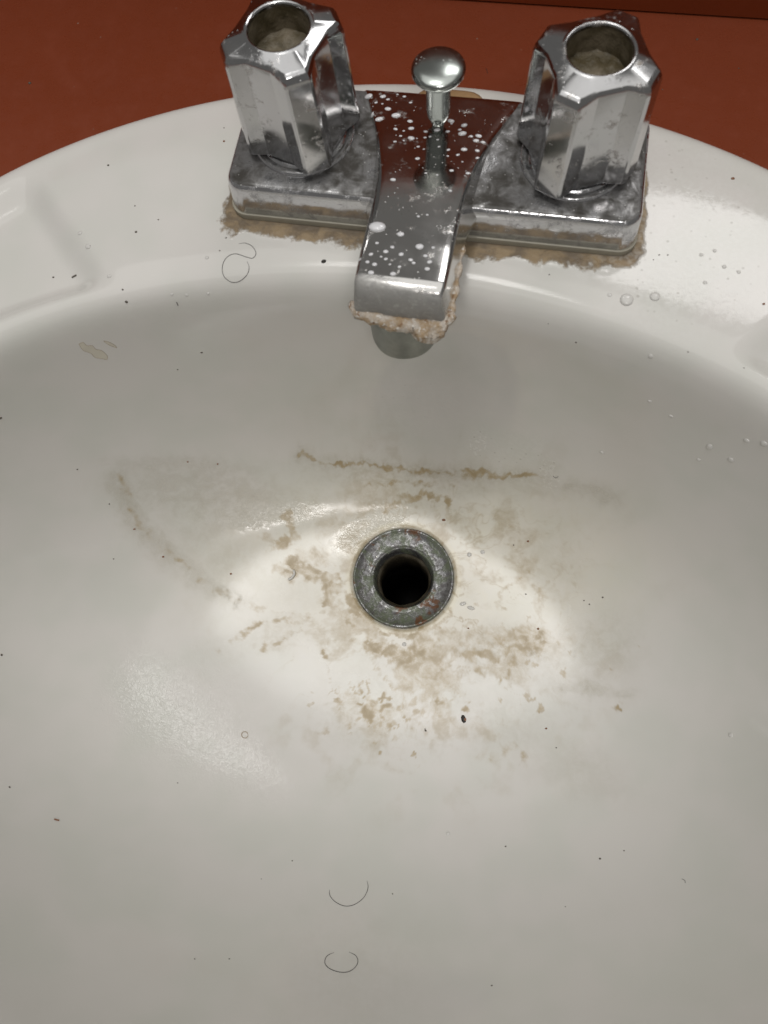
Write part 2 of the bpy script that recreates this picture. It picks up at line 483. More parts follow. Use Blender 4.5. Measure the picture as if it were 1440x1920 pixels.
nv = len(flat)
brown, grey, wet, grime, cream, lime = (np.zeros(nv) for _ in range(6))
for pts, sg, am in [
    ([(560, 858), (640, 868), (760, 880), (900, 890), (1010, 897)], 7, .55),
    ([(640, 868), (760, 884), (900, 897)], 14, .35),
    ([(225, 900), (262, 990), (330, 1050), (400, 1100), (455, 1130)], 14, .40),
    ([(455, 1130), (520, 1155), (600, 1150)], 10, .45),
    ([(540, 975), (546, 1010), (530, 1022)], 16, .85), ([(500, 1008), (505, 1020)], 16, .5),
    ([(545, 1050), (590, 1080), (620, 1085), (640, 1112), (664, 1140)], 17, .9),
    ([(560, 1045), (600, 1040)], 30, .5), ([(520, 1070), (545, 1078)], 18, .5),
    ([(612, 1088), (612, 1130), (640, 1155), (660, 1175)], 11, .75),
    ([(720, 955), (750, 935), (800, 925), (840, 942)], 9, .62), ([(735, 950), (755, 942)], 8, .7),
    ([(640, 965), (648, 935), (690, 915), (770, 903), (850, 915)], 8, .45),
    ([(640, 1190), (625, 1180), (620, 1200)], 14, .5), ([(660, 1205)], 16, .55),
    ([(660, 1130), (680, 1170), (720, 1192), (770, 1196), (820, 1180), (846, 1150)], 8, .8),
    ([(690, 1215), (760, 1228), (830, 1215), (870, 1205)], 16, .85), ([(740, 1240), (765, 1238)], 10, .6),
    ([(830, 1190), (900, 1200), (960, 1195), (1010, 1190)], 26, .6), ([(870, 1232), (940, 1232), (1005, 1208)], 22, .65),
    ([(842, 1245), (830, 1268), (850, 1292)], 9, .75), ([(940, 1272), (962, 1240)], 9, .7), ([(880, 1262), (915, 1258)], 12, .5),
    ([(940, 960), (962, 1000), (985, 1060), (1020, 1120), (1015, 1165)], 16, .42),
    ([(975, 1075), (945, 1110), (940, 1140)], 8, .45), ([(940, 960), (950, 985), (920, 1010)], 22, .35),
    ([(430, 1205), (485, 1172), (585, 1160)], 12, .5), ([(500, 1215), (560, 1182), (590, 1175)], 9, .5), ([(410, 1225)], 14, .4),
    ([(690, 1345), (700, 1320)], 20, .7), ([(655, 1362)], 16, .55), ([(720, 1328)], 11, .6), ([(632, 1372)], 10, .5), ([(706, 1392)], 11, .55),
    ([(715, 1355), (705, 1372)], 10, .55), ([(650, 1300), (640, 1320)], 12, .4), ([(765, 1385), (780, 1360)], 14, .32), ([(730, 1275), (745, 1285)], 10, .4),
    ([(900, 1320), (940, 1350)], 18, .35), ([(900, 1420), (980, 1400), (990, 1430)], 18, .36), ([(860, 1310)], 14, .3),
    ([(1100, 950), (1250, 960)], 14, .12), ([(730, 920), (850, 1000), (860, 960)], 22, .28),
    ([(870, 980), (890, 1040), (880, 1100), (850, 1160)], 16, .30), ([(1095, 1540), (1230, 1500)], 20, .10)]:
    stroke(brown, pts, sg, am)
rs = random.Random(9)
for k in range(80):                                    # splatter below the drain
    c = (rs.gauss(715, 62), rs.gauss(1325, 52))
    blob(brown, c, rs.uniform(4, 11), rs.uniform(4, 10), rs.uniform(.35, .75), 3)
for k in range(40):
    c = (rs.gauss(960, 90), rs.gauss(1250, 55))
    blob(brown, c, rs.uniform(4, 13), rs.uniform(4, 10), rs.uniform(.3, .65), 3)
for c, rx, ry, am, rot in [((400, 930), 190, 62, .50, 8), ((420, 1030), 170, 60, .34, 35), ((560, 1080), 130, 70, .30, 20), ((760, 900), 230, 30, .40, 4),
        ((1085, 1225), 115, 80, .46, -10), ((1100, 1292), 80, 15, .75, 2), ((1135, 1295), 20, 9, .95, -20), ((930, 1220), 160, 55, .55, 0),
        ((700, 1320), 120, 85, .40, 0), ((930, 1350), 120, 60, .34, 20), ((1060, 1430), 150, 50, .22, 25), ((500, 1190), 110, 35, .32, -15),
        ((1020, 1060), 70, 110, .28, 0), ((690, 940), 190, 35, .25, 0), ((350, 880), 150, 26, .45, 2), ((660, 1820), 150, 130, .14, 0), ((1000, 915), 120, 26, .30, 4)]:
    blob(grey, c, rx, ry, am, 3, rot)
stroke(grey, [(225, 900), (262, 990), (330, 1050), (400, 1100), (455, 1130)], 24, .62)
stroke(grey, [(560, 860), (760, 884), (1010, 900), (1150, 930)], 18, .5)
blob(cream, (790, 1060), 420, 190, .50, 4); blob(cream, (760, 1085), 130, 125, .75, 6)
for c, rx, ry, am, rot in [((480, 966), 120, 20, 1.0, -3), ((700, 985), 70, 30, .9, -30), ((340, 1340), 170, 95, .60, 30), ((460, 1450), 110, 50, .3, 30), ((1290, 480), 170, 150, .015, 0),
        ((780, 745), 110, 60, .16, 0)]:
    blob(wet, c, rx, ry, am, 3, rot)
for c, rx, ry, am in [((960, 850), 90, 45, .22), ((900, 835), 24, 34, .4), ((1030, 885), 26, 30, .4), ((780, 740), 110, 70, .14), ((1290, 470), 170, 160, .30), ((1250, 300), 120, 60, .2)]:
    blob(lime, c, rx, ry, am, 4)
film = np.zeros(nv)                                     # dull soap film on the bowl floor
blob(film, (800, 1120), 560, 340, .62, 4); blob(film, (340, 1340), 190, 120, .15, 3)
film *= 1 - .95 * np.clip(wet * 2.6, 0, 1)
for c_, rx_, ry_, am_, rot_ in [((690, 1178), 34, 7, .8, 35), ((745, 1204), 30, 6, .8, 8), ((805, 1200), 22, 6, .7, -12), ((925, 1266), 42, 12, .9, -50), ((835, 1236), 34, 13, .85, 20), ((905, 1240), 24, 8, .6, 10), ((640, 1120), 10, 22, .6, 0)]:
    isl = np.zeros(nv); blob(isl, c_, rx_, ry_, am_, 4, rot_)
    brown *= 1 - isl; grey *= 1 - isl
reg = np.exp(-(np.sqrt(((wu - 800) / 400) ** 2 + ((wv - 1130) / 300) ** 2)) ** 4)
w1 = fbm(fx / 26 + 1.6 * fbm(fx / 14, fy / 14, 401, 3), fy / 20 + 1.6 * fbm(fx / 14, fy / 14, 411, 3), 421, 5)
wisp = np.clip(1 - np.abs(w1 - .5) * 16, 0, 1)                # thin curling tide lines
haze_ = sstep(.47, .66, fbm(fx / 17, fy / 17, 431, 5))
near = np.exp(-(np.hypot(wu - 800, wv - 1160) / 290) ** 2)
ragged = sstep(.22, .80, brown * 1.15 + .75 * (fbm(fx / 4.5, fy / 4.5, 301, 4) - .5) * (brown > .03))
brown = np.clip(ragged * (.30 + .85 * fbm(fx / 12, fy / 12, 311, 3)), 0, 1) * sstep(.03, .10, brown)
brown = np.clip(brown * 1.2, 0, 1)
brown = np.maximum(brown, .75 * reg * wisp * (.25 + .75 * near))
brown = np.maximum(brown, .85 * haze_ * near)
grey = np.clip(np.maximum(grey * 1.6, .50 * haze_ * reg), 0, 1)
# yellow ring where the drain flange is bedded
rd = np.hypot(fx - DC[0], fy - DC[1])
cream = np.maximum(cream, .95 * np.exp(-((rd - 31.5) / 3.2) ** 2))
brown = np.maximum(brown, np.exp(-((rd - 30.6) / 1.3) ** 2) * .75 * (fbm(fx / 6, fy / 6, 91, 3) * 1.3))
# brown scale round the foot of the faucet
qx = np.abs(fx) - 71.5; qy = np.abs(fy) - 19.5
sd = np.hypot(np.maximum(qx, 0), np.maximum(qy, 0)) + np.minimum(np.maximum(qx, qy), 0) - 7.0
front = sstep(-20, -27, fy)
wd = 2.4 + 6.2 * front * (.45 + .55 * sstep(80, -10, np.abs(np.abs(fx) - 30))) + 2.6 * sstep(-70, -76, fx) * sstep(14, -10, fy) + 1.6 * sstep(70, 78, fx)
wd = wd * (.55 + .9 * fbm(fx / 11, fy / 11, 13, 3))
wd = wd * (1 - .8 * sstep(0, 22, fy))
grime = np.clip(1.05 - sd / np.maximum(wd, .3) * .75, 0, 1) * (sd > -6) * (np.abs(fz) < 6)
grime *= (.70 + .45 * fbm(fx / 7, fy / 5, 23, 3))

quads = []
idx = np.arange(NS * NT_).reshape(NS, NT_)
a = idx[:-1]; b = np.roll(idx, -1, 1)[:-1]; c = np.roll(idx, -1, 1)[1:]; d = idx[1:]
quads = np.stack([a, b, c, d], -1).reshape(-1, 4)[:, ::-1]
me = bpy.data.meshes.new('basin')
me.vertices.add(nv); me.vertices.foreach_set('co', (flat * MM).ravel())
me.loops.add(quads.size); me.loops.foreach_set('vertex_index', quads.ravel())
me.polygons.add(len(quads)); me.polygons.foreach_set('loop_start', np.arange(len(quads)) * 4)
me.update(calc_edges=True)
me.polygons.foreach_set('use_smooth', np.ones(len(quads), bool))
for nm, ch in (('marks_a', (brown, grey, wet)), ('marks_b', (grime, cream, lime)), ('marks_c', (film, film, film))):
    at = me.attributes.new(nm, 'FLOAT_COLOR', 'POINT')
    at.data.foreach_set('color', np.stack(list(ch) + [np.ones(nv)], 1).astype(np.float32).ravel())
me.materials.append(PORC)
if me.polygons[idx.size // 2].normal.z < 0: me.flip_normals()
sink = empty('sink', (0, -163, Z_COUNTER))
tag(sink, 'white oval porcelain washbasin with brown stains set into the countertop', 'sink')
basin = bpy.data.objects.new('basin', me); col.objects.link(basin)
basin.parent = sink; basin.matrix_parent_inverse = Matrix.Translation(sink.location).inverted()
sol = basin.modifiers.new('wall', 'SOLIDIFY'); sol.thickness = .008; sol.offset = -1

SINK_BVH = BVHTree.FromPolygons([Vector(p) for p in flat[:]], [tuple(int(i) for i in f) for f in quads[:]])

def under(o, parent):
    o.parent = parent
    o.matrix_parent_inverse = Matrix.Translation(parent.location).inverted()
    return o

def on_surface(u, v, bvh=SINK_BVH):
    d = pix_dir(u, v)
    loc, nor, _, dist = bvh.ray_cast(Vector(CAM), Vector(d))
    if loc is None: return None, None
    if nor.dot(Vector(d)) > 0: nor = -nor
    return loc, nor

# ------------------------------------------------------------------ drain
drain = empty('drain', (DC[0], DC[1], Z_DRAIN))
tag(drain, 'corroded metal sink drain with open black hole at the bottom of the basin', 'drain')
zf = Z_DRAIN
wob = lambda i, a: .10 * math.sin(5 * a + i) + .07 * math.sin(11 * a + 2 * i)
V, F = lathe([(25, zf - 3), (28.6, zf - 1.6), (29.0, zf - .3), (28.7, zf + .5), (28.1, zf + .75), (27.4, zf + .45), (26.9, zf - .15), (24, zf - .8), (20.5, zf - 1.6),
              (18.6, zf - 1.9), (18.0, zf - 1.5), (17.5, zf - 1.6), (17.0, zf - 2.6), (16.4, zf - 5), (15.6, zf - 9)], DC, 96, wob=wob)
under(mesh_obj('flange', V, F, FLANGE), drain)
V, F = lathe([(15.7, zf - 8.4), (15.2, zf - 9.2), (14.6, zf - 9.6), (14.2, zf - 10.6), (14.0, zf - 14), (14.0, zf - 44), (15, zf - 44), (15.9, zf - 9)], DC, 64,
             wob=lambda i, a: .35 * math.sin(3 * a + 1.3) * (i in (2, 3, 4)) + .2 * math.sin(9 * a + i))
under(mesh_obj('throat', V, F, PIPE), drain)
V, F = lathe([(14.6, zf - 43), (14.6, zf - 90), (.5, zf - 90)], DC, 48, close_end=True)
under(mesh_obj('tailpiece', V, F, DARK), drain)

# ------------------------------------------------------------------ faucet
faucet = empty('faucet', (0, 0, 0))
tag(faucet, 'chrome two handle centerset faucet with limescale and water spots on the sink deck', 'faucet')
Z0 = .3
rings = [[(x, y, z) for x, y in rrect(hx, hy, r)] for hx, hy, r, z in ((78.2, 26.2, 7, Z0), (78.4, 26.4, 7, Z0 + .5), (78.4, 26.4, 7, Z0 + 2.9), (78.0, 26.0, 7, Z0 + 3.2))]
V, F = loft(rings)
mesh_obj('gasket', V, F, GASKET, faucet, auto=40)
prof = [(77.4, 25.6, 7, 3.6), (77.8, 26.0, 7, 4.0), (77.0, 25.3, 6.6, 15.0), (76.6, 24.95, 6.4, 16.2), (75.9, 24.2, 6.0, 17.0), (74.8, 23.1, 5.4, 17.4), (71.5, 20, 4, 17.55), (40, 10, 3, 17.6)]
rings = [[(x, y, z) for x, y in rrect(hx, hy, r)] for hx, hy, r, z in prof]
V, F = loft(rings)
plate = mesh_obj('base_plate', V, F, CHROME_PLATE, faucet, auto=50)
# rear boss behind the lift rod
rings = []
for hx, y1, z in ((14.4, 29.8, 3.6), (14.4, 30.0, 14.2), (14.0, 29.6, 15.6), (12.8, 28.4, 16.2)):
    ring = [(1.5 + hx * math.cos(t), 20 + (y1 - 20) * (1 - abs(math.cos(t)) ** 5) ** .5 if 0 < t < math.pi else 20, z) for t in np.linspace(0, math.pi, 19)]
    ring += [(1.5 - hx * .5, 16, z), (1.5 + hx * .5, 16, z)]
    rings.append(ring)
V, F = loft(rings)
mesh_obj('rear_boss', V, F, TAN_METAL, faucet, auto=50)

# --- spout: lofted box section that grows out of the plate, narrows and reaches over the bowl
def interp(y, tab):
    xs = [t[0] for t in tab]; vs = [t[1] for t in tab]
    return float(np.interp(-y, xs, vs))
T_ZT = [(-26, 16.0), (-25, 17.2), (-23, 18.2), (-18, 19.0), (-8, 20.3), (0, 21.6), (10, 23.2), (20, 24.6), (30, 26.0), (40, 27.3), (50, 28.4), (58, 29.0), (64, 29.3), (66.5, 29.1), (68.3, 28.3), (69.8, 26.6), (70.7, 24.4), (71.2, 21)]
T_WT = [(-26, 31), (-20, 28.5), (-12, 25.2), (-4, 22.2), (4, 20.0), (12, 18.2), (20, 16.9), (30, 16.0), (40, 15.8), (60, 15.8), (66, 15.6), (69, 15.0), (71.2, 14.2)]
T_WB = [(-26, 33), (-20, 32), (-12, 30.5), (-4, 28.5), (4, 26.5), (12, 24.6), (20, 22.6), (27, 20.6), (34, 18.8), (45, 18.0), (60, 17.8), (66, 17.6), (69, 17.2), (71.2, 16.6)]
T_ZB = [(-26, 12), (24, 12), (28, 12.3), (36, 12.8), (60, 11.6), (71.2, 11.0)]
ys = np.concatenate([np.linspace(26, 20, 10), np.linspace(19, -27, 40), np.linspace(-28, -62, 26), np.linspace(-63, -71.2, 14)])
def spout_section(y):
    zt, wt, wb, zb = (interp(y, t) for t in (T_ZT, T_WT, T_WB, T_ZB))
    cx_ = -1.6 + .012 * y
    hgt = zt - zb
    half = []
    rc = min(2.0, hgt * .3)
    # flat top with the faintest crown, small edge radius, then a concave flank that flares to the foot
    for f in (0, .25, .5, .75, .92): half.append((wt * f * (1 - rc / wt), zt - .25 * f * f))
    for k in range(1, 6):
        a = math.pi / 2 * k / 5
        half.append((wt - rc + rc * math.sin(a), zt - .25 - rc * (1 - math.cos(a))))
    z1 = zt - .25 - rc
    fl = max(0.0, min(1.0, (y + 32) / 30.0))             # 1 over the plate, 0 out on the arm
    for f in np.linspace(.12, .94, 9):
        x = wt + (wb - wt) * ((f ** 2.6) * fl + f * (1 - fl))
        half.append((x, z1 + (zb - z1) * f))
    half.append((wb - .3, zb + .4 * (z1 - zb) * .06)); half.append((wb - 1.2, zb)); half.append((wb * .5, zb))
    right = [(cx_ + x, y, z) for x, z in half]
    left = [(cx_ - x, y, z) for x, z in half[1:]][::-1]
    return right + left
rings = [spout_section(y) for y in ys]
V, F = loft(rings)
spout = mesh_obj('spout', V, F, CHROME_SPOUT, faucet, auto=60)
SPOUT_BVH = BVHTree.FromPolygons([Vector(v) for v in V], F)
PLATE_BVH = None
AX, AY = -3.0, -61.0
V, F = lathe([(11.6, 14), (12.7, 13.4), (12.9, 12), (12.9, -9.0), (12.5, -10.3), (11.8, -10.9), (10.6, -10.9), (10.2, -8), (9.5, -6), (.5, -6)], (AX, AY), 56, close_end=True,
             wob=lambda i, a: .12 * math.sin(4 * a + i) + (-.8 if i in (4, 5) and 3.6 < a < 3.9 else 0))
aer = mesh_obj('aerator', V, F, CHROME_DULL, spout, auto=40)

# limescale crust hanging under the spout lip: an uneven collar
def crust(name, path, rad, seed, parent):
    rng = random.Random(seed)
    n = 18; rings = []
    m_ = len(path)
    for i, p in enumerate(path):
        p = Vector(p)
        t = (Vector(path[min(i + 1, m_ - 1)]) - Vector(path[max(i - 1, 0)])).normalized()
        u = t.cross(Vector((0, 0, 1))).normalized(); w_ = t.cross(u)
        e = min(1, (min(i, m_ - 1 - i) + .2) / 3)
        r0 = rad * (.35 + .65 * e)
        ring = []
        for j in range(n):
            a = 2 * math.pi * j / n
            rr = r0 * (.55 + .85 * float(fbm(np.array(i * .55 + seed), np.array(2 + 2.2 * math.cos(a) + 1.7 * math.sin(a)), seed, 3)))
            ring.append(tuple(p + u * math.cos(a) * rr * 1.15 + w_ * math.sin(a) * rr))
        rings.append(ring)
    V, F = loft(rings)
    return mesh_obj(name, V, F, CRUST, parent)
path = []
for k in range(34):
    f = k / 33
    x = -20.5 + 37.0 * f
    y = -71.6 + 1.6 * abs(2 * f - 1) ** 3 * 3
    z = 14.4 - 1.5 * math.sin(math.pi * min(1, max(0, (f - .25) / .75)))
    path.append((x, y, z))
crust('mineral_crust', path, 3.0, 3, spout)
path = [(15.0 + .6 * math.sin(k), -68 + 30 * k / 22, 14.0 + .25 * k / 22) for k in range(23)]
crust('mineral_crust', path, 1.3, 8, spout)
path = [(3 + 11 * k / 15, -73.2 + 1.4 * (k / 15) ** 2 * 2, 12.2 - .8 * math.sin(k)) for k in range(16)]
crust('mineral_crust', path, 3.8, 12, spout)

# --- lift rod
RX, RY = -.6, 9.0
lift = mesh_obj('lift_rod', *lathe([(3.2, 19.2), (3.2, 19.9), (2.3, 20.3), (2.2, 24.5)], (RX, RY), 32, True, True), KNOB, faucet, auto=40)
V, F = lathe([(2.3, 22.6), (3.4, 22.9), (4.0, 24.2), (4.35, 26.5), (4.4, 36.6), (4.7, 38.2), (6.2, 39.6), (8.4, 41.2), (9.2, 42.3), (9.4, 43.2), (9.1, 44.0), (8.3, 44.6), (6.0, 45.2), (3.0, 45.6), (.3, 45.7)],
             (RX, RY), 56, True, True)
mesh_obj('knob', V, F, KNOB, lift, auto=35)

# --- handles
def handle_section(rot, R, half, rg, gw, z, zarm=0.0):
    pts = []
    for k in range(4):
        a = math.radians(rot + 90 * k)
        e1 = (math.cos(a), math.sin(a)); e2 = (-e1[1], e1[0])
        mth = a + math.pi / 4
        m1 = (math.cos(mth), math.sin(mth)); m2 = (-m1[1], m1[0])
        arm = [(-half, R - 1.0), (-half * .8, R), (half * .8, R), (half, R - 1.0)]
        for s_, r_ in arm: pts.append((e1[0] * r_ + e2[0] * s_, e1[1] * r_ + e2[1] * s_, z + zarm))
        for s_ in (-gw, gw): pts.append((m1[0] * rg + m2[0] * s_, m1[1] * rg + m2[1] * s_, z))
    fine = []
    for i, p in enumerate(pts):
        q_ = pts[(i + 1) % len(pts)]
        for f in (0, 1 / 3, 2 / 3): fine.append(tuple(p[c_] + (q_[c_] - p[c_]) * f for c_ in range(3)))
    return fine

def handle(cx_, cy_, rot, lean=(0, 0)):
    root = None
    rings = []
    zb, zt = 20.6, 61.0
    f0 = lambda R, h, rg, gw, z, za=0: [(x + cx_ + lean[0] * (z - zb), y + cy_ + lean[1] * (z - zb), zz) for x, y, zz in handle_section(rot, R, h, rg, gw, z, za)]
    rings.append(f0(18.4, 4.0, 13.6, 4.0, 26.0))         # inside of the hollow skirt
    rings.append(f0(20.6, 4.8, 15.2, 4.6, zb + .4))
    rings.append(f0(21.4, 5.2, 15.9, 4.9, zb))
    rings.append(f0(21.8, 5.4, 16.2, 5.0, zb + .5))
    rings.append(f0(21.0, 5.1, 15.7, 4.8, 40))
    rings.append(f0(20.4, 4.9, 15.4, 4.7, zt - 3.6, -.6))
    rings.append(f0(20.1, 4.7, 15.2, 4.6, zt - 2.0, -1.0))
    rings.append(f0(19.3, 4.3, 14.6, 4.4, zt - .75, -.7))
    rings.append(f0(18.2, 4.0, 13.6, 4.1, zt - .25, -.45))
    n = len(rings[0])
    base = rings[-1]
    cc = (cx_ + lean[0] * (zt - zb), cy_ + lean[1] * (zt - zb))
    angs = [math.atan2(p[1] - cc[1], p[0] - cc[0]) for p in base]
    for R, z in ((11.7, zt + .8), (11.1, zt + 1.1), (10.6, zt + 1.1), (10.2, zt + .7), (10.0, zt - .3)):
        rings.append([(cc[0] + R * math.cos(t), cc[1] + R * math.sin(t), z) for t in angs])
    V, F = loft(rings, True, False)
    h = mesh_obj('handle', V, F, CHROME, faucet)
    # keep the facets crisp but the collar round
    bmod = h.modifiers.new('edge', 'BEVEL'); bmod.width = .00045; bmod.segments = 2; bmod.limit_method = 'ANGLE'; bmod.angle_limit = math.radians(13)
    h.data.set_sharp_from_angle(angle=math.radians(13))
    # sludge in the hole of the missing index cap; wall coloured dark for its shadow
    rng = random.Random(int(cx_ * 7))
    V, F = [], []
    nr, na = 9, 40
    V.append((cc[0], cc[1], zt - 9.4))
    for i in range(1, nr + 1):
        for j in range(na):
            a = 2 * math.pi * j / na; r = 10.05 * i / nr
            x, y = cc[0] + r * math.cos(a), cc[1] + r * math.sin(a)
            z = zt - 10.6 + 2.6 * (float(fbm(np.array(x / 3.1 + 40), np.array(y / 3.1 + 40), int(abs(cx_)), 3))) + .9 * (i / nr) ** 3
            V.append((x, y, z))
    for j in range(na): F.append((0, 1 + j, 1 + (j + 1) % na))
    for i in range(nr - 1):
        for j in range(na):
            k = (j + 1) % na
            F.append((1 + i * na + j, 1 + (i + 1) * na + j, 1 + (i + 1) * na + k, 1 + i * na + k))
    k0 = len(V)
    for j in range(na):
        a = 2 * math.pi * j / na
        V.append((cc[0] + 10.06 * math.cos(a), cc[1] + 10.06 * math.sin(a), zt - .25))
    for j in range(na):
        k = (j + 1) % na
        F.append((1 + (nr - 1) * na + j, k0 + j, k0 + k, 1 + (nr - 1) * na + k))
    mesh_obj('cap_recess', V, F, SLUDGE_AND_SHADE, h, auto=50)
    # collar the handle turns on
    V, F = lathe([(19.6, 17.3), (19.6, 18.0), (19.0, 18.7), (18.2, 18.9), (17.4, 18.5), (16.6, 18.3), (16.0, 18.9), (15.3, 19.3), (14.4, 19.1), (13.2, 18.6), (11.0, 18.6), (11.0, 30), (.5, 30)], (cx_, cy_), 64, close_end=True)
    mesh_obj('collar', V, F, CHROME_PLATE, faucet, auto=50)
    return h
handle(-51, 1, 28, (-.012, 0))
handle(50.5, 1, 67, (0, 0))

# ------------------------------------------------------------------ water drops, hairs and dirt
def dome(name, r, h, n=12, rows=4):
    V = [(0, 0, h)]; F = []
    for i in range(1, rows + 1):
        t = math.pi / 2 * i / rows
        for j in range(n):
            a = 2 * math.pi * j / n
            V.append((r * math.sin(t) * math.cos(a), r * math.sin(t) * math.sin(a), h * math.cos(t) if i < rows else -.12 * h))
    for j in range(n): F.append((0, 1 + j, 1 + (j + 1) % n))
    for i in range(rows - 1):
        for j in range(n):
            k = (j + 1) % n
            F.append((1 + i * n + j, 1 + (i + 1) * n + j, 1 + (i + 1) * n + k, 1 + i * n + k))
    F.append(tuple(1 + (rows - 1) * n + j for j in range(n - 1, -1, -1)))
    me = bpy.data.meshes.new(name)
    me.from_pydata([tuple(Vector(v) * MM) for v in V], [], F)
    me.polygons.foreach_set('use_smooth', [True] * len(F))
    return me
me_drop = dome('water_drop', 1, .34); me_drop.materials.append(DROP)
me_clear = dome('water_drop', 1, .42); me_clear.materials.append(CLEAR)
me_speck = dome('dirt_speck', 1, .6, 7, 2); me_speck.materials.append(SPECK)
me_black = dome('dirt_chip', 1, .6, 7, 2); me_black.materials.append(BLACK)
me_rust = dome('dirt_speck', 1, .6, 7, 2); me_rust.materials.append(SPECK_RED)

def put(me, name, u, v, wpx, aspect, bvh, label, cat, group, rng, lift=0.0):
    loc, nor = on_surface(u, v, bvh)
    if loc is None: return None
    dist = (loc - Vector(CAM)).dot(Vector(FW))
    r = wpx / 2 * dist / FPX
    o = bpy.data.objects.new(name, me); col.objects.link(o)
    xax = Vector(RT) - nor * Vector(RT).dot(nor); xax.normalize()
    yax = nor.cross(xax)
    a = rng.uniform(-.35, .35)
    x2 = xax * math.cos(a) + yax * math.sin(a); y2 = nor.cross(x2)
    mw = Matrix.Identity(4)
    for i in range(3):
        mw[i][0], mw[i][1], mw[i][2] = x2[i] * r, y2[i] * r * aspect, nor[i] * r
        mw[i][3] = (loc[i] + nor[i] * lift) * MM
    o.matrix_world = mw
    if label and bvh is SINK_BVH and group:
        if loc.z > -8: place = 'deck behind the bowl'
        elif math.hypot(loc.x - DC[0], loc.y - DC[1]) < 105: place = 'stained bowl floor round the drain'
        elif loc.y > -105: place = 'back wall of the bowl'
        else: place = 'side or front wall of the bowl'
        label = label + ' of the ' + place; group = group + ', ' + place
    tag(o, label, cat, group)
    return o

rng = random.Random(21)
z4 = [(300, 512, 85), (415, 512, 55), (455, 535, 35), (585, 512, 35), (455, 610, 60), (330, 660, 60), (385, 692, 75), (520, 662, 85), (640, 765, 55), (630, 708, 50), (515, 770, 40), (555, 825, 30), (510, 870, 32),
      (640, 842, 65), (845, 778, 60), (860, 720, 50), (755, 790, 40), (955, 706, 65), (1060, 740, 60), (1045, 805, 78), (1025, 775, 35), (930, 790, 40), (1175, 825, 60), (1115, 828, 36), (1155, 862, 55), (1210, 875, 45),
      (935, 935, 36), (1060, 932, 60), (1165, 942, 45), (1010, 975, 35), (930, 985, 24), (1165, 1000, 36), (695, 910, 32), (690, 1005, 45), (960, 1100, 42), (1090, 1122, 42), (495, 1172, 52), (950, 1260, 34), (755, 1120, 26),
      (845, 1135, 24), (635, 560, 32), (530, 495, 24), (860, 910, 26), (740, 930, 22), (790, 830, 30), (850, 855, 26), (750, 838, 30), (580, 785, 24), (685, 845, 18), (582, 862, 22), (960, 728, 24), (1045, 1030, 20), (270, 565, 30), (360, 560, 32), (410, 570, 22)]
for x, y, wd_ in z4:
    put(me_drop, 'water_drop', 620 + x / 4.235, 60 + y / 4.235, wd_ / 4.235 * .92, .62, SPOUT_BVH, 'small whitish water drop on the broad spout body around the lift rod', 'water drop', 'water drops round the lift rod', rng)
z5 = [(483, 385, 165), (680, 445, 70), (840, 550, 80), (430, 615, 45), (555, 592, 52), (610, 555, 42), (480, 520, 36), (685, 615, 50), (335, 660, 34), (400, 680, 42), (460, 700, 50), (515, 635, 26), (555, 655, 38),
      (430, 770, 60), (615, 780, 56), (590, 700, 26), (670, 720, 34), (765, 662, 46), (790, 688, 38), (890, 628, 42), (925, 680, 50), (905, 738, 52), (955, 558, 34), (905, 282, 26), (830, 295, 30), (1100, 80, 30)]
for i, (x, y, wd_) in enumerate(z5):
    big = i == 0
    put(me_drop, 'water_drop', 600 + x / 4.5, 340 + y / 4.5, wd_ / 4.5 * .92, .75 if not big else .72, SPOUT_BVH,
        'largest whitish water drop on the flat top of the chrome spout' if big else 'small whitish water drop on the narrow chrome end of the spout', 'water drop', None if big else 'water drops on the spout end', rng)
clear = [(1175, 562, 26, 1.0), (1228, 556, 20, 1.0), (1143, 553, 9, .9), (1220, 668, 10, 1.0), (1330, 838, 13, 1.5), (1400, 826, 12, 1.0), (1370, 862, 12, 1.2), (1432, 832, 14, 1.2), (1310, 862, 8, 1), (1218, 752, 9, .8),
         (1258, 780, 9, .8), (1128, 848, 8, 1), (1340, 470, 8, 1), (1358, 500, 9, 1), (1315, 478, 8, 1), (1385, 510, 8, 1), (1322, 530, 9, .9), (165, 462, 12, .9), (150, 437, 9, .9), (205, 518, 9, .8), (388, 483, 8, .9),
         (868, 1132, 13, .6), (883, 1140, 15, .5), (880, 1040, 9, 1), (905, 1035, 9, .9), (758, 1208, 9, .9), (840, 1563, 8, 1), (1370, 1378, 9, 1), (322, 552, 6, 1), (350, 553, 6, 1), (390, 551, 6, 1)]
for u, v, wd_, asp in clear:
    put(me_clear, 'water_drop', u, v, wd_, asp, SINK_BVH, 'tiny clear water drop on the porcelain', 'water drop', 'water drops on the sink', rng)
dots = [(255, 435, 7), (424, 446, 5), (412, 470, 4), (297, 412, 5), (203, 310, 6), (253, 386, 4), (100, 520, 6), (230, 543, 5), (237, 566, 8), (378, 661, 6), (333, 693, 4), (145, 880, 5), (205, 945, 4), (213, 1048, 4), (1, 784, 8),
        (3, 1228, 6), (18, 1476, 6), (333, 1468, 4), (948, 1587, 5), (1125, 1610, 6), (1170, 1595, 4), (430, 1798, 4), (365, 1798, 4), (922, 1848, 5), (736, 1676, 4), (1030, 515, 4), (1080, 642, 5), (1028, 607, 3), (1236, 478, 5), (1252, 478, 5), (1225, 487, 4),
        (798, 1370, 6), (797, 1367, 4), (986, 1114, 4), (1095, 1126, 4), (1105, 1133, 4), (1130, 1120, 5), (963, 1022, 4), (1043, 1402, 4), (548, 1614, 4), (490, 1648, 3), (1060, 1700, 3), (1290, 660, 4), (1395, 690, 4), (420, 240, 4)]
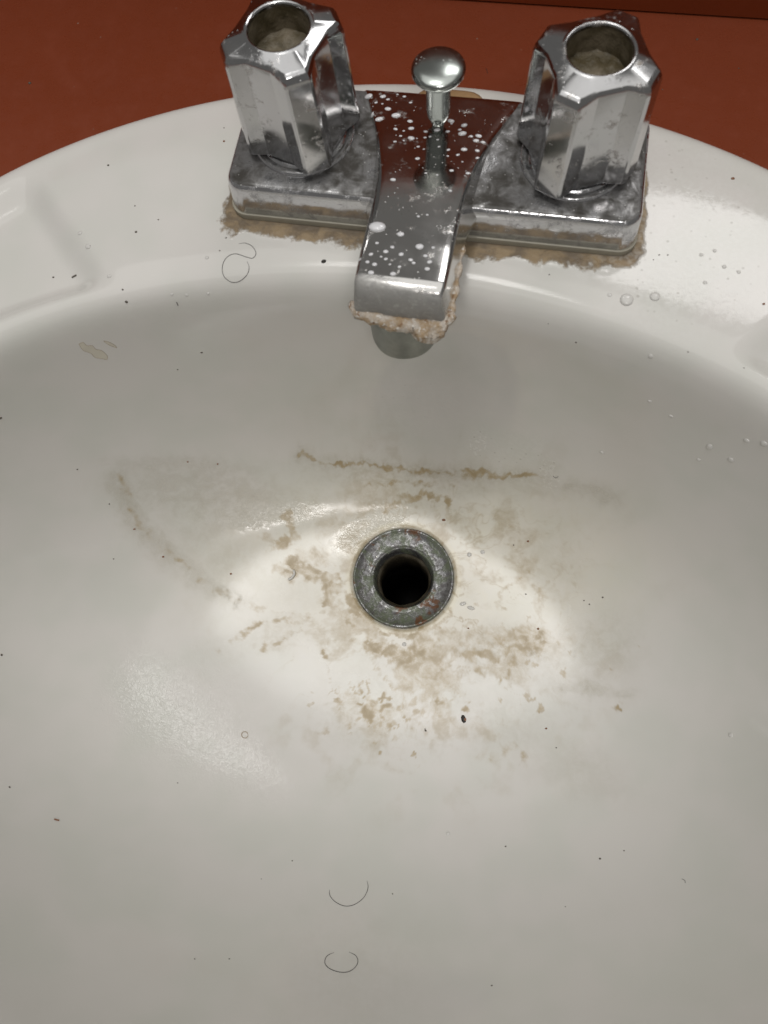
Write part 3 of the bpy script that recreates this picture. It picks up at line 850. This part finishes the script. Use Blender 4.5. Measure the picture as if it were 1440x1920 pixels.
for u, v, wd_ in dots:
    put(me_speck, 'dirt_speck', u, v, wd_ * .8, rng.uniform(.6, 1.0), SINK_BVH, 'tiny dark dirt speck on the porcelain', 'dirt speck', 'dark specks on the sink', rng)
for u, v, wd_ in [(420, 265, 5), (352, 866, 4), (408, 870, 4), (306, 1044, 5), (433, 1076, 5), (252, 992, 5), (1024, 1366, 5), (1009, 1179, 5), (878, 1178, 4), (1374, 335, 8), (990, 1015, 5), (832, 975, 8), (1432, 570, 6)]:
    put(me_rust, 'dirt_speck', u, v, wd_, rng.uniform(.6, 1.0), SINK_BVH, 'tiny rust brown speck on the porcelain', 'dirt speck', 'rusty specks on the sink', rng)
o = put(me_black, 'dirt_chip', 607, 490, 11, .7, SINK_BVH, 'black chip of dirt on the porcelain in front of the left faucet foot', 'dirt chip', None, rng)
# the seed-like crumb below the drain: dark shell with an orange spot
o = put(me_black, 'crumb', 869, 1348, 10, 1.7, SINK_BVH, 'seed shaped black and orange crumb below the drain', 'crumb', None, rng)
o2 = put(me_rust, 'spot', 872, 1349, 5, 1.4, SINK_BVH, None, None, None, rng, .55)
if o2:
    wm = o2.matrix_world.copy(); o2.parent = o; o2.matrix_parent_inverse = o.matrix_world.inverted(); o2.matrix_world = wm

COUNTER_BVH = BVHTree.FromPolygons([Vector((-620, 0, Z_COUNTER)), Vector((620, 0, Z_COUNTER)), Vector((620, WALL_Y, Z_COUNTER)), Vector((-620, WALL_Y, Z_COUNTER))], [(0, 1, 2, 3)])
for u, v, wd_ in [(1307, 74, 6), (1242, 168, 3), (56, 156, 7), (1385, 128, 3)]:
    put(me_speck, 'dirt_speck', u, v, wd_, .8, COUNTER_BVH, 'tiny dark speck on the red brown countertop', 'dirt speck', 'specks on the countertop', rng)

def smooth_path(pts, n):
    P_ = np.array(pts, float); out = []
    m_ = len(P_)
    for i in range(m_ - 1):
        p0, p1, p2, p3 = P_[max(i - 1, 0)], P_[i], P_[i + 1], P_[min(i + 2, m_ - 1)]
        for t in np.linspace(0, 1, n, endpoint=False):
            out.append(.5 * ((2 * p1) + (-p0 + p2) * t + (2 * p0 - 5 * p1 + 4 * p2 - p3) * t * t + (-p0 + 3 * p1 - 3 * p2 + p3) * t ** 3))
    out.append(P_[-1])
    return out

def tube(name, pts3, r, material, parent=None, n=6, taper=True):
    rings = []
    m_ = len(pts3)
    for i, (p, nor) in enumerate(pts3):
        t = (pts3[min(i + 1, m_ - 1)][0] - pts3[max(i - 1, 0)][0]).normalized()
        s_ = t.cross(nor).normalized()
        rr = r * (min(1, .35 + min(i, m_ - 1 - i) / (m_ * .15)) if taper else 1)
        rings.append([tuple(p + nor * rr * .9 + (s_ * math.cos(2 * math.pi * j / n) + nor * math.sin(2 * math.pi * j / n)) * rr) for j in range(n)])
    V, F = loft(rings)
    return mesh_obj(name, V, F, material, parent)

def hair(px, r, label, bvh=SINK_BVH, name='hair', cat='hair', group=None, material=HAIR):
    pts3 = []
    for u, v in smooth_path(px, 8):
        loc, nor = on_surface(u, v, bvh)
        if loc is not None: pts3.append((loc, nor))
    o = tube(name, pts3, r, material)
    return tag(o, label, cat, group)
hair([(448, 457), (460, 456), (473, 462), (480, 475), (474, 484), (462, 482), (441, 476), (425, 483), (417, 500), (420, 518), (434, 529), (450, 527), (464, 514), (467, 500), (463, 490)], .11,
     'curly dark hair looped like an eight on the deck beside the faucet foot')
hair([(618, 1668), (619, 1680), (630, 1692), (647, 1699), (665, 1696), (682, 1683), (690, 1665), (688, 1651)], .12, 'curved dark hair open like a bowl on the front wall of the basin')
hair([(626, 1786), (613, 1793), (609, 1805), (616, 1815), (632, 1822), (650, 1823), (664, 1816), (671, 1804), (667, 1792), (654, 1785)], .12, 'dark hair curled nearly into a closed oval on the basin wall')
hair([(1278, 1648), (1284, 1651), (1285, 1656)], .10, 'very short curved hair lying alone on the bare front right basin wall')
hair([(372, 1292), (377, 1296)], .10, 'tiny hair fragment left of the drain stains') if False else None
hair([(1037, 892), (1042, 896), (1047, 893)], .10, 'short dark hair scrap at the end of the stain line behind the drain')
hair([(101, 1536), (106, 1538), (111, 1539)], .32, 'short reddish brown fibre on the lower basin wall', name='fibre', cat='fibre', material=SPECK_RED)
hair([(135, 521), (140, 518), (144, 516)], .30, 'dark reddish sliver of dirt beside the slanted deck edge', name='fibre', cat='fibre', material=SPECK)
hair([(331, 566), (334, 573)], .16, 'short grey fibre at the back edge of the bowl', name='fibre', cat='fibre')
hair([(911, 128), (913, 133), (914, 138)], .10, 'short dark hair on the red brown countertop', bvh=COUNTER_BVH)

# small bubble ring, water worm and dried residue
hair([(459 + 6 * math.cos(t), 1378 + 6 * math.sin(t)) for t in np.linspace(0, 2 * math.pi, 12)], .22, 'tiny grey ring of dried water left by a bubble', name='bubble_ring', cat='water mark', material=RESIDUE_EDGE)
hair([(550, 1068), (552, 1076), (547, 1084), (540, 1087)], .75, 'curved clear water bead resting on the brown stain', name='water_bead', cat='water drop', material=CLEAR)

def patch(name, outline, label):
    pts = []
    for u, v in smooth_path(outline + outline[:1], 6)[:-1]:
        loc, nor = on_surface(u, v)
        pts.append((loc, nor))
    V = [tuple(p - n_ * .05) for p, n_ in pts] + [tuple(p + n_ * .05) for p, n_ in pts]
    c_ = sum((p for p, _ in pts), Vector()) / len(pts); cn = sum((n_ for _, n_ in pts), Vector()).normalized()
    cs, cns = None, None
    loc, nor, _, _ = SINK_BVH.find_nearest(c_)
    k = len(pts)
    V.append(tuple(loc + cn * .06))
    F = [(j, (j + 1) % k, k + (j + 1) % k, k + j) for j in range(k)] + [(k + j, k + (j + 1) % k, 2 * k) for j in range(k)]
    F.append(tuple(range(k - 1, -1, -1)))
    root = mesh_obj(name, V, F, RESIDUE, auto=25)
    tube('edge', pts + pts[:1], .08, RESIDUE_EDGE, root, taper=False)
    return tag(root, label, 'residue')
patch('dried_residue', [(148, 645), (156, 642), (163, 648), (173, 648), (180, 655), (190, 657), (201, 667), (200, 674), (190, 672), (178, 670), (170, 662), (158, 658), (152, 652)], 'beige flake of dried residue on the left back wall of the basin')
patch('dried_residue', [(194, 639), (204, 641), (215, 647), (219, 652), (210, 649), (200, 644)], 'thin sliver of dried residue beside the beige flake')
